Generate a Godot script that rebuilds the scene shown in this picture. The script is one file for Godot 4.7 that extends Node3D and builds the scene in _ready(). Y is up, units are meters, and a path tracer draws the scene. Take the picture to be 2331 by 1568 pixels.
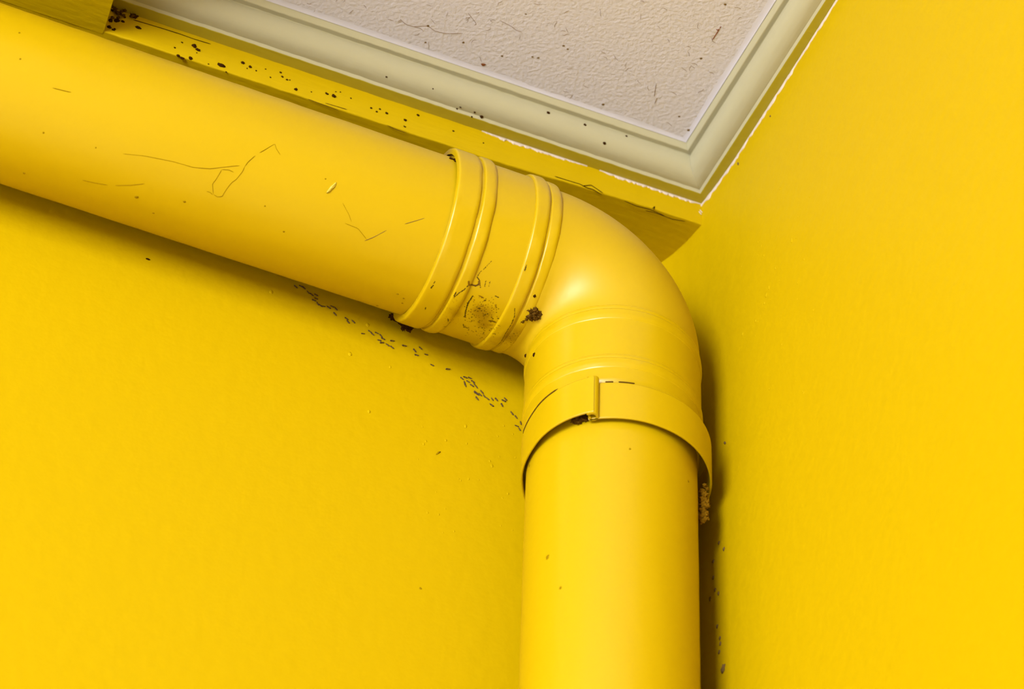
extends Node3D
# Corner of a yellow painted porch: drain pipe with elbow under a boxed ledge, pale moulding and ceiling.
# Lengths in the builders are in units of U metres, measured from the wall corner at soffit height.

const U := 0.000315
const TOP := 3.2
const FOCAL := 7500.0
const W := 2331.0
const H := 1568.0
const XV := -232.6      # vertical pipe axis, x
const ZC := 194.4       # both pipe axes, distance from the back wall
const YH := -371.9      # sloping pipe axis, height at the corner
const FALL := -0.0162   # fall of the sloping pipe
const RP := 174.4
const BEAM := 154.3     # depth of the boxed ledge
const CEIL := 143.0
const WIN := Vector3(-3.5, 2.1, 3.3)    # middle of the window that lights the room
const WIN_W := 2.0
const WIN_H := 1.9
const CS := [-437.0, -196.0]
const ROOM_X := -5.0

var cam_pos := Vector3.ZERO
var cam_b := Basis.IDENTITY
var cam_view := Vector3.ZERO
var right_h := Vector3.ZERO
var near_h := Vector3.ZERO
var M := {}
var rng := RandomNumberGenerator.new()
var noise := FastNoiseLite.new()
var moulding := PackedVector2Array()

func P(x: float, y: float, z: float) -> Vector3:
	return Vector3(x * U, TOP + y * U, z * U)

func _ready() -> void:
	rng.seed = 71
	noise.seed = 5
	noise.frequency = 1.0
	set_view()
	set_light()
	make_materials()
	make_room()
	make_pipe()
	make_clamp()
	make_specks()
	make_ants()
	make_debris()
	make_threads()
	make_pimples()

# ------------------------------------------------------------------ view, sky, light
func set_view() -> void:
	var az := deg_to_rad(21.4)
	var el := deg_to_rad(43.95)
	cam_view = Vector3(sin(az) * cos(el), sin(el), -cos(az) * cos(el))
	cam_b = Basis(cam_view, deg_to_rad(-2.3)) * Basis.looking_at(cam_view, Vector3.UP)
	var scale := FOCAL * U
	cam_pos = P(0, 0, 0) - cam_view * scale - cam_b.x * (1531.8 - W / 2) * U - cam_b.y * (H / 2 - 612.1) * U
	right_h = Vector3(cos(az), 0, sin(az))
	near_h = Vector3(-sin(az), 0, cos(az))
	var c := Camera3D.new()
	c.name = "camera"
	add_child(c)
	c.transform = Transform3D(cam_b, cam_pos)
	c.fov = rad_to_deg(2.0 * atan(H / 2 / FOCAL))
	c.near = 0.05
	c.far = 200.0
	var a := CameraAttributesPhysical.new()
	a.frustum_focal_length = 12.0 / (H / 2 / FOCAL)
	a.exposure_aperture = 9.0
	a.frustum_focus_distance = (P(-290, -400, 390) - cam_pos).dot(cam_view)
	a.frustum_near = 0.05
	a.frustum_far = 200.0
	c.attributes = a
	c.current = true

func set_light() -> void:
	var we := WorldEnvironment.new()
	we.name = "environment"
	var e := Environment.new()
	e.background_mode = Environment.BG_SKY
	var s := Sky.new()
	var m := ProceduralSkyMaterial.new()
	m.sky_top_color = Color(0.62, 0.72, 0.86)
	m.sky_horizon_color = Color(0.93, 0.94, 0.95)
	m.ground_horizon_color = Color(0.70, 0.68, 0.65)
	m.ground_bottom_color = Color(0.55, 0.53, 0.50)
	s.sky_material = m
	e.sky = s
	e.background_energy_multiplier = 1.0
	e.tonemap_mode = Environment.TONE_MAPPER_LINEAR
	e.tonemap_exposure = 1.22
	e.sdfgi_enabled = true
	e.ssao_enabled = true
	e.ssil_enabled = true
	we.environment = e
	add_child(we)
	# daylight of the large frosted window in the front wall, just inside its pane
	var l := AreaLight3D.new()
	l.name = "window_daylight"
	l.area_size = Vector2(WIN_W, WIN_H)
	l.light_color = Color(0.985, 0.985, 1.0)
	l.light_energy = 36.0
	l.area_range = 20.0
	l.area_attenuation = 2.0
	l.shadow_enabled = true
	add_child(l)
	l.position = WIN - Vector3(0, 0, 0.05)

# ------------------------------------------------------------------ helpers
func tag(o: Node, label := "", category := "", group := "", kind := "") -> void:
	if label: o.set_meta("label", label)
	if category: o.set_meta("category", category)
	if group: o.set_meta("group", group)
	if kind: o.set_meta("kind", kind)

var used := {}
func numbered(called: String) -> String:
	used[called] = used.get(called, -1) + 1
	return called if used[called] == 0 else "%s_%03d" % [called, used[called]]

func base(called: String, at := Vector3.ZERO) -> Node3D:
	var o := Node3D.new()
	o.name = numbered(called)
	add_child(o)
	o.position = at
	return o

func put(called: String, mesh: Mesh, skin: Material, parent: Node = null) -> MeshInstance3D:
	var o := MeshInstance3D.new()
	o.mesh = mesh
	o.material_override = skin
	if parent == null:
		o.name = numbered(called)
		add_child(o)
	else:
		o.name = called
		parent.add_child(o, true)
	return o

# a grid of points made into triangles with area-weighted smooth normals; out is a point the surface faces away from
func sheet(st: SurfaceTool, rows: Array, close_u := false, close_v := false, invert := false, vs := []) -> void:
	var n := rows.size()
	var m: int = rows[0].size()
	var nv := n if close_v else n - 1
	var nu := m if close_u else m - 1
	var nor := []
	for i in n:
		var r := PackedVector3Array()
		r.resize(m)
		nor.append(r)
	for i in nv:
		for j in nu:
			var i2 := (i + 1) % n
			var j2 := (j + 1) % m
			var f: Vector3 = (rows[i2][j] - rows[i][j2]).cross(rows[i2][j2] - rows[i][j])
			if invert: f = -f
			nor[i][j] += f; nor[i2][j] += f; nor[i][j2] += f; nor[i2][j2] += f
	for i in nv:
		for j in nu:
			var i2 := (i + 1) % n
			var j2 := (j + 1) % m
			var q := [[i, j, i, j], [i2, j, i + 1, j], [i2, j2, i + 1, j + 1], [i, j2, i, j + 1]]
			var order := [0, 1, 2, 0, 2, 3] if invert else [0, 2, 1, 0, 3, 2]
			for k in order:
				var c: Array = q[k]
				st.set_normal((nor[c[0]][c[1]] as Vector3).normalized())
				st.set_uv(Vector2(float(c[3]) / nu, vs[c[2]] if vs else float(c[2]) / nv))
				st.add_vertex(rows[c[0]][c[1]])

func begin() -> SurfaceTool:
	var st := SurfaceTool.new()
	st.begin(Mesh.PRIMITIVE_TRIANGLES)
	return st

# rings round an axis: prof = (distance along, radius); a0 = start, dir = axis, e1/e2 = across
func lathe(st: SurfaceTool, a0: Vector3, dir: Vector3, e1: Vector3, e2: Vector3, prof: Array, seg := 96, wobble := 0.0, span := []) -> void:
	var rows := []
	var vs := []
	for p in prof:
		var r := PackedVector3Array()
		for k in seg + 1:
			var a := TAU * (k % seg) / seg
			var rad: float = p.y
			if wobble > 0.0:
				rad += wobble * noise.get_noise_3d(cos(a) * 3.0, sin(a) * 3.0, p.x * 0.02)
			r.append(a0 + (dir * p.x + (e1 * cos(a) + e2 * sin(a)) * rad) * U)
		rows.append(r)
		if span: vs.append((p.x - span[0]) / (span[1] - span[0]))
	sheet(st, rows, false, false, dir.dot(e1.cross(e2)) > 0.0, vs)

# rounds the corners of an open profile
func rounded(pts: Array, r: float, steps := 2) -> PackedVector2Array:
	var o := PackedVector2Array([pts[0]])
	for i in range(1, pts.size() - 1):
		var p: Vector2 = pts[i]
		var a: Vector2 = p + (pts[i - 1] - p).limit_length(minf(r, (pts[i - 1] - p).length() * 0.45))
		var b: Vector2 = p + (pts[i + 1] - p).limit_length(minf(r, (pts[i + 1] - p).length() * 0.45))
		for k in steps + 1:
			var t := float(k) / steps
			o.append(a.lerp(p, t).lerp(p.lerp(b, t), t))
	o.append(pts[-1])
	return o

func tube(st: SurfaceTool, pts: Array, rad: float, seg := 6, taper := true) -> void:
	var rows := []
	for i in pts.size():
		var d: Vector3 = (pts[mini(i + 1, pts.size() - 1)] - pts[maxi(i - 1, 0)]).normalized()
		var s := d.cross(Vector3(0.3, 0.2, 0.93)).normalized()
		var t := s.cross(d)
		var rr := rad * (0.25 if taper and (i == 0 or i == pts.size() - 1) else 1.0)
		var r := PackedVector3Array()
		for k in seg:
			var a := TAU * k / seg
			r.append(pts[i] + (s * cos(a) + t * sin(a)) * rr)
		rows.append(r)
	sheet(st, rows, true)

# an uneven lump, flattened along n
func lump(st: SurfaceTool, at: Vector3, n: Vector3, along: Vector3, size: Vector3, rough := 0.35, seg := 10, rings := 7) -> void:
	var t := (along - n * along.dot(n)).normalized()
	var b := n.cross(t)
	var seed3 := Vector3(rng.randf(), rng.randf(), rng.randf()) * 50.0
	var rows := []
	for i in rings + 1:
		var la := PI * i / rings
		var r := PackedVector3Array()
		for k in seg:
			var lo := TAU * k / seg
			var d := Vector3(sin(la) * cos(lo), sin(la) * sin(lo), cos(la))
			var f := 1.0 + rough * noise.get_noise_3dv(d * 1.3 + seed3) * 1.6
			r.append(at + (t * d.x * size.x + b * d.y * size.y + n * d.z * size.z) * f)
		rows.append(r)
	sheet(st, rows, true, false, false)

func box(size: Vector3) -> BoxMesh:
	var b := BoxMesh.new()
	b.size = size
	return b

# the line of sight through a point of the photograph, met with a surface of the scene
func sight(px: float, py: float) -> Vector3:
	return (cam_view * FOCAL + cam_b.x * (px - W / 2) + cam_b.y * (H / 2 - py)).normalized()

func on_plane(px: float, py: float, through: Vector3, n: Vector3) -> Vector3:
	var d := sight(px, py)
	return cam_pos + d * ((through - cam_pos).dot(n) / d.dot(n))

func on_back(px: float, py: float) -> Vector3: return on_plane(px, py, P(0, 0, 0), Vector3.BACK)
func on_face(px: float, py: float) -> Vector3: return on_plane(px, py, P(0, 0, BEAM), Vector3.BACK)
func on_soffit(px: float, py: float) -> Vector3: return on_plane(px, py, P(0, 0, 0), Vector3.DOWN)
func on_ceiling(px: float, py: float) -> Vector3: return on_plane(px, py, P(0, CEIL, 0), Vector3.DOWN)

func on_right(px: float, py: float) -> Vector3:
	var p := on_plane(px, py, P(0, 0, 0), Vector3.LEFT)
	for k in 4:
		p = on_plane(px, py, P(right_x(p.z / U), 0, 0), Vector3.LEFT)
	return p

# first meeting with a round pipe of radius r whose axis runs along dir through c
func on_pipe(px: float, py: float, c: Vector3, dir: Vector3, r: float) -> Vector3:
	var d := sight(px, py)
	var o := cam_pos - c
	var dp := d - dir * d.dot(dir)
	var op := o - dir * o.dot(dir)
	var a := dp.dot(dp)
	var b := op.dot(dp)
	var cc := op.dot(op) - r * r * U * U
	var disc := maxf(b * b - a * cc, 0.0)
	return cam_pos + d * ((-b - sqrt(disc)) / a)

func run_dir() -> Vector3: return Vector3(1, FALL, 0).normalized()
func on_run(px: float, py: float) -> Vector3: return on_pipe(px, py, P(0, YH, ZC), run_dir(), RP)
func on_collar(px: float, py: float) -> Vector3: return on_pipe(px, py, P(0, YH + 3, ZC), run_dir(), 187.0)
func on_down(px: float, py: float) -> Vector3: return on_pipe(px, py, P(XV, 0, ZC), Vector3.UP, RP)

func on_moulding(px: float, py: float) -> Vector3:
	var d := sight(px, py)
	var best := 1e9
	for i in moulding.size() - 1:
		var a: Vector2 = moulding[i]
		var b: Vector2 = moulding[i + 1]
		var pa := P(0, a.y, BEAM + a.x)
		var t := Vector3(0, b.y - a.y, b.x - a.x)
		var n := Vector3.RIGHT.cross(t).normalized()
		var k := (pa - cam_pos).dot(n) / d.dot(n)
		var h := cam_pos + d * k
		var f := (h - pa).dot(t) / t.length_squared() / U
		if f >= 0.0 and f <= 1.0 and k < best: best = k
	return cam_pos + d * best if best < 1e8 else on_face(px, py)

func right_x(z: float) -> float:
	var ks := [[-40.0, -60.0], [0.0, -36.0], [40.0, -21.0], [90.0, -9.0], [156.0, 0.0], [230.0, 5.0], [312.0, 7.5], [600.0, 6.0], [900.0, 2.5], [1300.0, 0.0], [12000.0, 0.0]]
	for i in ks.size() - 1:
		if z <= ks[i + 1][0]:
			var t := clampf((z - ks[i][0]) / (ks[i + 1][0] - ks[i][0]), 0, 1)
			return lerpf(ks[i][1], ks[i + 1][1], t)
	return 0.0

# ------------------------------------------------------------------ materials
func grain(freq: float, octaves: int, side := 512, sd := 1) -> NoiseTexture2D:
	var f := FastNoiseLite.new()
	f.seed = sd
	f.frequency = freq
	f.noise_type = FastNoiseLite.TYPE_SIMPLEX_SMOOTH
	f.fractal_octaves = octaves
	var t := NoiseTexture2D.new()
	t.width = side
	t.height = side
	t.seamless = true
	t.noise = f
	return t

func ramp(t: NoiseTexture2D, a: Color, b: Color) -> NoiseTexture2D:
	var g := Gradient.new()
	g.set_color(0, a)
	g.set_color(1, b)
	t.color_ramp = g
	return t

func mat(col: Color, rough: float, bump: Texture2D = null, relief := 0.0, tiles := Vector3.ONE, spec := 0.5) -> StandardMaterial3D:
	var m := StandardMaterial3D.new()
	m.albedo_color = col
	m.roughness = rough
	m.metallic_specular = spec
	if bump:
		m.heightmap_enabled = true
		m.heightmap_texture = bump
		m.heightmap_scale = relief
		m.uv1_triplanar = true
		m.uv1_world_triplanar = true
		m.uv1_scale = tiles
	return m

const YEL := Color(0.70, 0.588, 0.0)

func make_materials() -> void:
	var peel := grain(0.02, 4, 512, 3)
	var plaster := grain(0.05, 5, 512, 9)
	M.wall = mat(YEL, 0.5, peel, 0.02, Vector3.ONE * 7.0, 0.2)
	M.pipe = mat(YEL, 0.34, peel, 0.006, Vector3(5, 9, 9))
	M.run = painted(mat(YEL, 0.40, null, 0.0, Vector3.ONE, 0.42), dusty(256, 1024, 0.02, 50.0))
	M.bend = painted(mat(YEL, 0.46), dusty(256, 256, 0.05, 50.0, 0.45))
	collar_dirt()
	M.collar = painted(mat(YEL, 0.34), collar_im)
	M.beam = mat(YEL, 0.5, peel, 0.02, Vector3(3, 14, 14), 0.25)
	M.white = mat(Color(0.64, 0.62, 0.50), 0.4, peel, 0.01, Vector3(6, 12, 12))
	M.caulk = mat(Color(0.75, 0.74, 0.775), 0.6)
	M.ceiling = mat(Color(0.76, 0.745, 0.77), 0.85, plaster, 0.035, Vector3.ONE * 10.0)
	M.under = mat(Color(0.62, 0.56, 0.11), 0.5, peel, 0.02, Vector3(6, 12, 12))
	M.chip = mat(Color(0.76, 0.71, 0.66), 0.7)
	M.flake = mat(Color(0.74, 0.66, 0.22), 0.5)
	M.speck = mat(Color(0.20, 0.11, 0.02), 0.95, null, 0.0, Vector3.ONE, 0.1)
	M.ant = mat(Color(0.22, 0.11, 0.02), 0.5)
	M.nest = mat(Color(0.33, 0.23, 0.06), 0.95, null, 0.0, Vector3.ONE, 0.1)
	M.straw = mat(Color(0.48, 0.35, 0.05), 0.95, null, 0.0, Vector3.ONE, 0.1)
	M.thread = mat(Color(0.53, 0.42, 0.02), 0.9, null, 0.0, Vector3.ONE, 0.1)
	M.thread_dark = mat(Color(0.40, 0.30, 0.12), 0.9)
	M.hair = mat(Color(0.46, 0.34, 0.18), 0.9, null, 0.0, Vector3.ONE, 0.1)
	M.rust = mat(Color(0.45, 0.24, 0.05), 0.9)
	M.floor = mat(Color(0.80, 0.80, 0.80), 0.8, plaster, 0.05, Vector3.ONE)
	M.plain = mat(Color(0.75, 0.75, 0.76), 0.8)
	M.frosted = mat(Color(0.9, 0.9, 0.88), 0.6)
	M.frosted.emission_enabled = true
	M.frosted.emission = Color(0.985, 0.985, 1.0)
	M.frosted.emission_energy_multiplier = 1.5

# paint with dust settled on the upper side; u runs round the pipe from the top, v along it
func dusty(w: int, h: int, streak: float, reach: float, until := 1.0) -> Image:
	var im := Image.create(w, h, false, Image.FORMAT_RGB8)
	var dust := Color(0.50, 0.40, 0.27)
	for y in h:
		for x in w:
			var a := absf(fposmod(float(x) / w + 0.5, 1.0) - 0.5) * 360.0
			var c := YEL
			if a < reach + 30.0 and float(y) / h <= until:
				var n := noise.get_noise_2d(x * 0.12, y * streak) * 0.6 + noise.get_noise_2d(x * 0.4 + 90, y * streak * 4.0) * 0.4
				var k := clampf((reach + n * 16.0 - a) / 16.0, 0, 1) * 0.75
				c = YEL.lerp(dust, k * (1.0 - smoothstep(until - 0.2, until, float(y) / h) if until < 1.0 else 1.0))
			im.set_pixel(x, y, c)
	return im

func painted(m: StandardMaterial3D, im: Image) -> StandardMaterial3D:
	m.albedo_color = Color.WHITE
	m.albedo_texture = ImageTexture.create_from_image(im)
	return m

var collar_im: Image
func collar_uv(px: float, py: float) -> Vector2:
	var A := run_dir()
	var B := Vector3.BACK.cross(A)
	var d := on_collar(px, py) - P(XV, YH + FALL * XV + 3.5, ZC)
	return Vector2(fposmod(atan2(d.dot(Vector3.BACK), d.dot(B)) / TAU, 1.0) * collar_im.get_width(), (d.dot(A) / U - CS[0]) / (CS[1] - CS[0]) * collar_im.get_height())

func dab(px: float, py: float, r: float, col: Color, k: float) -> void:
	var c := collar_uv(px, py)
	var ru := r / (TAU * 187.0) * collar_im.get_width()
	var rv := r / (CS[1] - CS[0]) * collar_im.get_height()
	for y in range(maxi(0, int(c.y - rv)), mini(collar_im.get_height() - 1, int(c.y + rv) + 1) + 1):
		for x in range(int(c.x - ru), int(c.x + ru) + 2):
			var d := Vector2((x - c.x) / ru, (y - c.y) / rv).length()
			if d < 1.0:
				var xx := posmod(x, collar_im.get_width())
				collar_im.set_pixel(xx, y, collar_im.get_pixel(xx, y).lerp(col, k * (1.0 - d * d)))

func stroke(pts: Array, r: float, col: Color, k: float, gaps := 0.0) -> void:
	for i in pts.size() - 1:
		var a: Vector2 = pts[i]
		var b: Vector2 = pts[i + 1]
		var n := int(a.distance_to(b) / 0.8) + 1
		for j in n:
			if rng.randf() < gaps: continue
			var p := a.lerp(b, float(j) / n) + Vector2(rng.randf_range(-0.5, 0.5), rng.randf_range(-0.5, 0.5))
			dab(p.x, p.y, r * rng.randf_range(0.6, 1.2), col, k)

# the dirt on the collar, read from the lower close-up: (x, y) in that crop
func zc(x: float, y: float) -> Vector2: return Vector2(950 + x / 6.534, 580 + y / 6.534)

func collar_dirt() -> void:
	collar_im = dusty(2048, 512, 0.05, 52.0)
	var dark := Color(0.17, 0.10, 0.01)
	var brown := Color(0.40, 0.27, 0.01)
	stroke([zc(1105, 90), zc(990, 210), zc(930, 260), zc(890, 330)], 1.3, dark, 0.6, 0.45)
	stroke([zc(890, 330), zc(925, 380), zc(940, 490)], 1.6, dark, 0.7, 0.3)
	stroke([zc(760, 380), zc(765, 430), zc(860, 460), zc(920, 440), zc(915, 390)], 2.6, brown, 0.7)
	stroke([zc(780, 430), zc(870, 465), zc(915, 430)], 1.4, dark, 0.7, 0.3)
	stroke([zc(750, 440), zc(690, 500), zc(630, 535), zc(560, 590), zc(540, 610)], 1.5, dark, 0.8, 0.3)
	stroke([zc(575, 530), zc(545, 590)], 1.6, dark, 0.8)
	stroke([zc(830, 605), zc(770, 690), zc(740, 760), zc(715, 850), zc(710, 930)], 1.7, dark, 0.85, 0.12)
	stroke([zc(910, 600), zc(985, 645)], 1.8, brown, 0.8, 0.3)
	stroke([zc(1160, 610), zc(1215, 635)], 1.4, dark, 0.7, 0.2)
	stroke([zc(1070, 980), zc(1170, 1000)], 2.6, dark, 0.5, 0.3)
	stroke([zc(460, 915), zc(465, 955)], 1.6, dark, 0.8)
	stroke([zc(680, 1030), zc(690, 1070), zc(760, 1095)], 1.7, dark, 0.7, 0.3)
	stroke([zc(490, 990), zc(480, 1015)], 1.4, dark, 0.7)
	stroke([zc(400, 1030), zc(430, 1040)], 1.3, dark, 0.7)
	stroke([zc(255, 380), zc(235, 430), zc(200, 470)], 1.5, dark, 0.8, 0.2)
	stroke([zc(130, 750), zc(120, 780)], 1.5, dark, 0.7)
	stroke([zc(1610, 150), zc(1590, 230)], 1.6, dark, 0.7, 0.2)
	stroke([zc(1445, 760), zc(1445, 880), zc(1400, 1000), zc(1310, 1150), zc(1250, 1260), zc(1180, 1340)], 1.3, dark, 0.75, 0.2)
	stroke([zc(240, 950), zc(330, 830)], 1.0, brown, 0.5, 0.4)
	stroke([zc(1020, 380), zc(1000, 480)], 1.3, dark, 0.5, 0.4)
	stroke([zc(1080, 400), zc(1060, 470)], 1.3, dark, 0.5, 0.4)
	for q in [[980, 900, 30.0, 0.22], [1010, 1020, 24.0, 0.2], [900, 800, 18.0, 0.14], [1380, 1200, 26.0, 0.25], [1480, 1120, 16.0, 0.2], [1160, 1250, 18.0, 0.18], [560, 830, 16.0, 0.15]]:
		var p := zc(q[0], q[1])
		for k in 6:
			dab(p.x + rng.randf_range(-8, 8), p.y + rng.randf_range(-8, 8), q[2] * rng.randf_range(0.5, 1.0), brown, q[3] * 0.5)
	for k in 420:      # speckle in the lower right of the collar
		var q := Vector2(rng.randf_range(690, 1240), rng.randf_range(620, 1260))
		var fall := 1.0 - clampf(q.distance_to(Vector2(1000, 930)) / 420.0, 0, 1)
		if rng.randf() < fall + 0.1:
			var p := zc(q.x, q.y)
			var d := Vector2(rng.randf_range(-3, 3), rng.randf_range(-1.5, 1.5))
			stroke([p, p + d], rng.randf_range(0.9, 2.0), dark if rng.randf() < 0.6 else brown, rng.randf_range(0.3, 0.7), 0.2)
	for k in 120:
		var q := Vector2(rng.randf_range(1050, 1650), rng.randf_range(1000, 1330))
		if q.y < 2050 - q.x * 0.62: continue
		var p := zc(q.x, q.y)
		dab(p.x, p.y, rng.randf_range(0.8, 2.2), dark if rng.randf() < 0.6 else brown, rng.randf_range(0.3, 0.7))
	for k in 70:
		var q := Vector2(rng.randf_range(380, 640), rng.randf_range(600, 1050))
		var p := zc(q.x, q.y)
		dab(p.x, p.y, rng.randf_range(0.6, 1.3), brown, rng.randf_range(0.3, 0.6))

# ------------------------------------------------------------------ the porch
func make_room() -> void:
	var o := put("wall_back", box(Vector3(-ROOM_X + 0.4, 3.5, 0.2)), M.wall)
	o.position = Vector3(ROOM_X / 2, 1.75, -0.1)
	tag(o, "flat yellow painted wall below the sloping pipe, left of the vertical pipe", "wall", "", "structure")
	# right wall, its plaster running in a slow curve into the corner
	var st := begin()
	var rows := []
	var zs := [-40.0]
	for k in range(0, 80): zs.append(k * 15.0)
	zs.append_array([1400.0, 2000.0, 4000.0, 10500.0])
	for z in zs:
		var r := PackedVector3Array()
		for y in [0.0, 2.2, 2.6, 2.9, 3.1, 3.2, 3.3, 3.5]:
			r.append(Vector3(right_x(z) * U, y, z * U))
		rows.append(r)
	sheet(st, rows)
	var back := []
	for z in [-40.0, 10500.0]:
		back.append(PackedVector3Array([Vector3(0.2, 0, z * U), Vector3(0.2, 3.5, z * U)]))
	sheet(st, back, false, false, true)
	for z in [-40.0, 10500.0]:
		sheet(st, [PackedVector3Array([Vector3(right_x(z) * U, 0, z * U), Vector3(right_x(z) * U, 3.5, z * U)]), PackedVector3Array([Vector3(0.2, 0, z * U), Vector3(0.2, 3.5, z * U)])], false, false, z < 0)
	o = put("wall_right", st.commit(), M.wall)
	tag(o, "bright yellow painted wall to the right of the vertical pipe", "wall", "", "structure")
	var deep := WIN.z
	o = put("ceiling", box(Vector3(-ROOM_X + 0.1, 0.2, deep)), M.ceiling)
	o.position = Vector3(ROOM_X / 2 + 0.05, TOP + CEIL * U + 0.1, deep / 2)
	tag(o, "pinkish white plaster ceiling framed by the pale moulding", "ceiling", "", "structure")
	o = put("floor", box(Vector3(-ROOM_X + 0.4, 0.1, deep + 0.4)), M.floor)
	o.position = Vector3(ROOM_X / 2, -0.05, deep / 2)
	tag(o, "pale room floor under the pipe corner", "floor", "", "structure")
	o = put("wall_left", box(Vector3(0.2, 3.5, deep)), M.plain)
	o.position = Vector3(ROOM_X - 0.1, 1.75, deep / 2)
	tag(o, "pale plain wall opposite the bright yellow wall", "wall", "", "structure")
	# front wall with the window opening
	var wx0 := WIN.x - WIN_W / 2
	var wx1 := WIN.x + WIN_W / 2
	var wy0 := WIN.y - WIN_H / 2
	var wy1 := WIN.y + WIN_H / 2
	var front := base("wall_front")
	for q in [[ROOM_X - 0.2, wx0, 0.0, 3.5], [wx1, 0.2, 0.0, 3.5], [wx0, wx1, 0.0, wy0], [wx0, wx1, wy1, 3.5]]:
		var w := put("wall_panel", box(Vector3(q[1] - q[0], q[3] - q[2], 0.2)), M.plain, front)
		w.position = Vector3((q[0] + q[1]) / 2, (q[2] + q[3]) / 2, deep + 0.1)
	tag(front, "pale plain wall holding the large window", "wall", "", "structure")
	var win := base("window_1", Vector3(WIN.x, WIN.y, deep + 0.04))
	win.name = "window_1"
	var fr := [[0.0, WIN_H / 2 - 0.03, WIN_W, 0.06], [0.0, -WIN_H / 2 + 0.03, WIN_W, 0.06], [-WIN_W / 2 + 0.03, 0.0, 0.06, WIN_H - 0.12], [WIN_W / 2 - 0.03, 0.0, 0.06, WIN_H - 0.12]]
	for q in fr:
		var w := put("frame", box(Vector3(q[2], q[3], 0.06)), M.white, win)
		w.position = Vector3(q[0], q[1], 0)
	put("pane", box(Vector3(WIN_W - 0.12, WIN_H - 0.12, 0.01)), M.frosted, win)
	tag(win, "large frosted window letting in the daylight", "window", "", "structure")
	make_beams()
	make_mouldings()

# boxed ledge: a bar whose bottom front edge is worn and a little wavy
func sag(x: float) -> float: return -15.0 * smoothstep(-60.0, -560.0, x)

func bar(prof: PackedVector2Array, xs: Array, wave: float) -> ArrayMesh:
	var st := begin()
	var rows := []
	for x in xs:
		var r := PackedVector3Array()
		for p in prof:
			r.append(P(x, p.y + (sag(x) if p.y < 20.0 else 0.0) + wave * noise.get_noise_2d(x * 0.03, p.x * 0.05), p.x + wave * noise.get_noise_2d(x * 0.011 + 40, p.y * 0.03)))
		rows.append(r)
	sheet(st, rows)
	return st.commit()

func make_beams() -> void:
	var prof := rounded([Vector2(-20, 0), Vector2(BEAM, 0), Vector2(BEAM, CEIL + 10)], 4.0, 3)
	var xs := []
	for k in 161: xs.append(lerpf(-3400.0, 20.0, k / 160.0))
	var o := put("trim", bar(prof, xs, 1.6), M.beam)
	o.name = "trim_1"
	tag(o, "narrow yellow boxed ledge above the sloping pipe, bright face and shaded underside", "ledge", "", "structure")
	# cross beam at the left, its underside flush with the ledge
	var st := begin()
	var low := sag(-1500) - 1.0
	var a := (on_plane(237, 69, P(0, low, 0), Vector3.DOWN) - P(0, 0, 0)) / U
	var b := (on_plane(258, 0, P(0, low, 0), Vector3.DOWN) - P(0, 0, 0)) / U
	var c1 := b + (b - a) * 22.0
	var foot := [Vector2(a.x, BEAM - 8), Vector2(a.x, a.z), Vector2(b.x, b.z), Vector2(c1.x, c1.z), Vector2(-3400, c1.z), Vector2(-3400, BEAM - 8)]
	var ring := PackedVector3Array()
	var ring_top := PackedVector3Array()
	for k in foot.size():
		for s in 24:
			var p: Vector2 = foot[k].lerp(foot[(k + 1) % foot.size()], s / 24.0)
			ring.append(P(p.x, low, p.y))
			ring_top.append(P(p.x, CEIL + 20, p.y))
	var c := PackedVector3Array()
	c.resize(ring.size())
	c.fill(P(-2600, low, 900))
	sheet(st, [c, ring], true)
	sheet(st, [ring, ring_top], true)
	o = put("trim", st.commit(), M.beam)
	o.name = "trim_2"
	tag(o, "shaded yellow cross beam at the left end of the ledge, by the dirt clumps", "beam", "", "structure")

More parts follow.
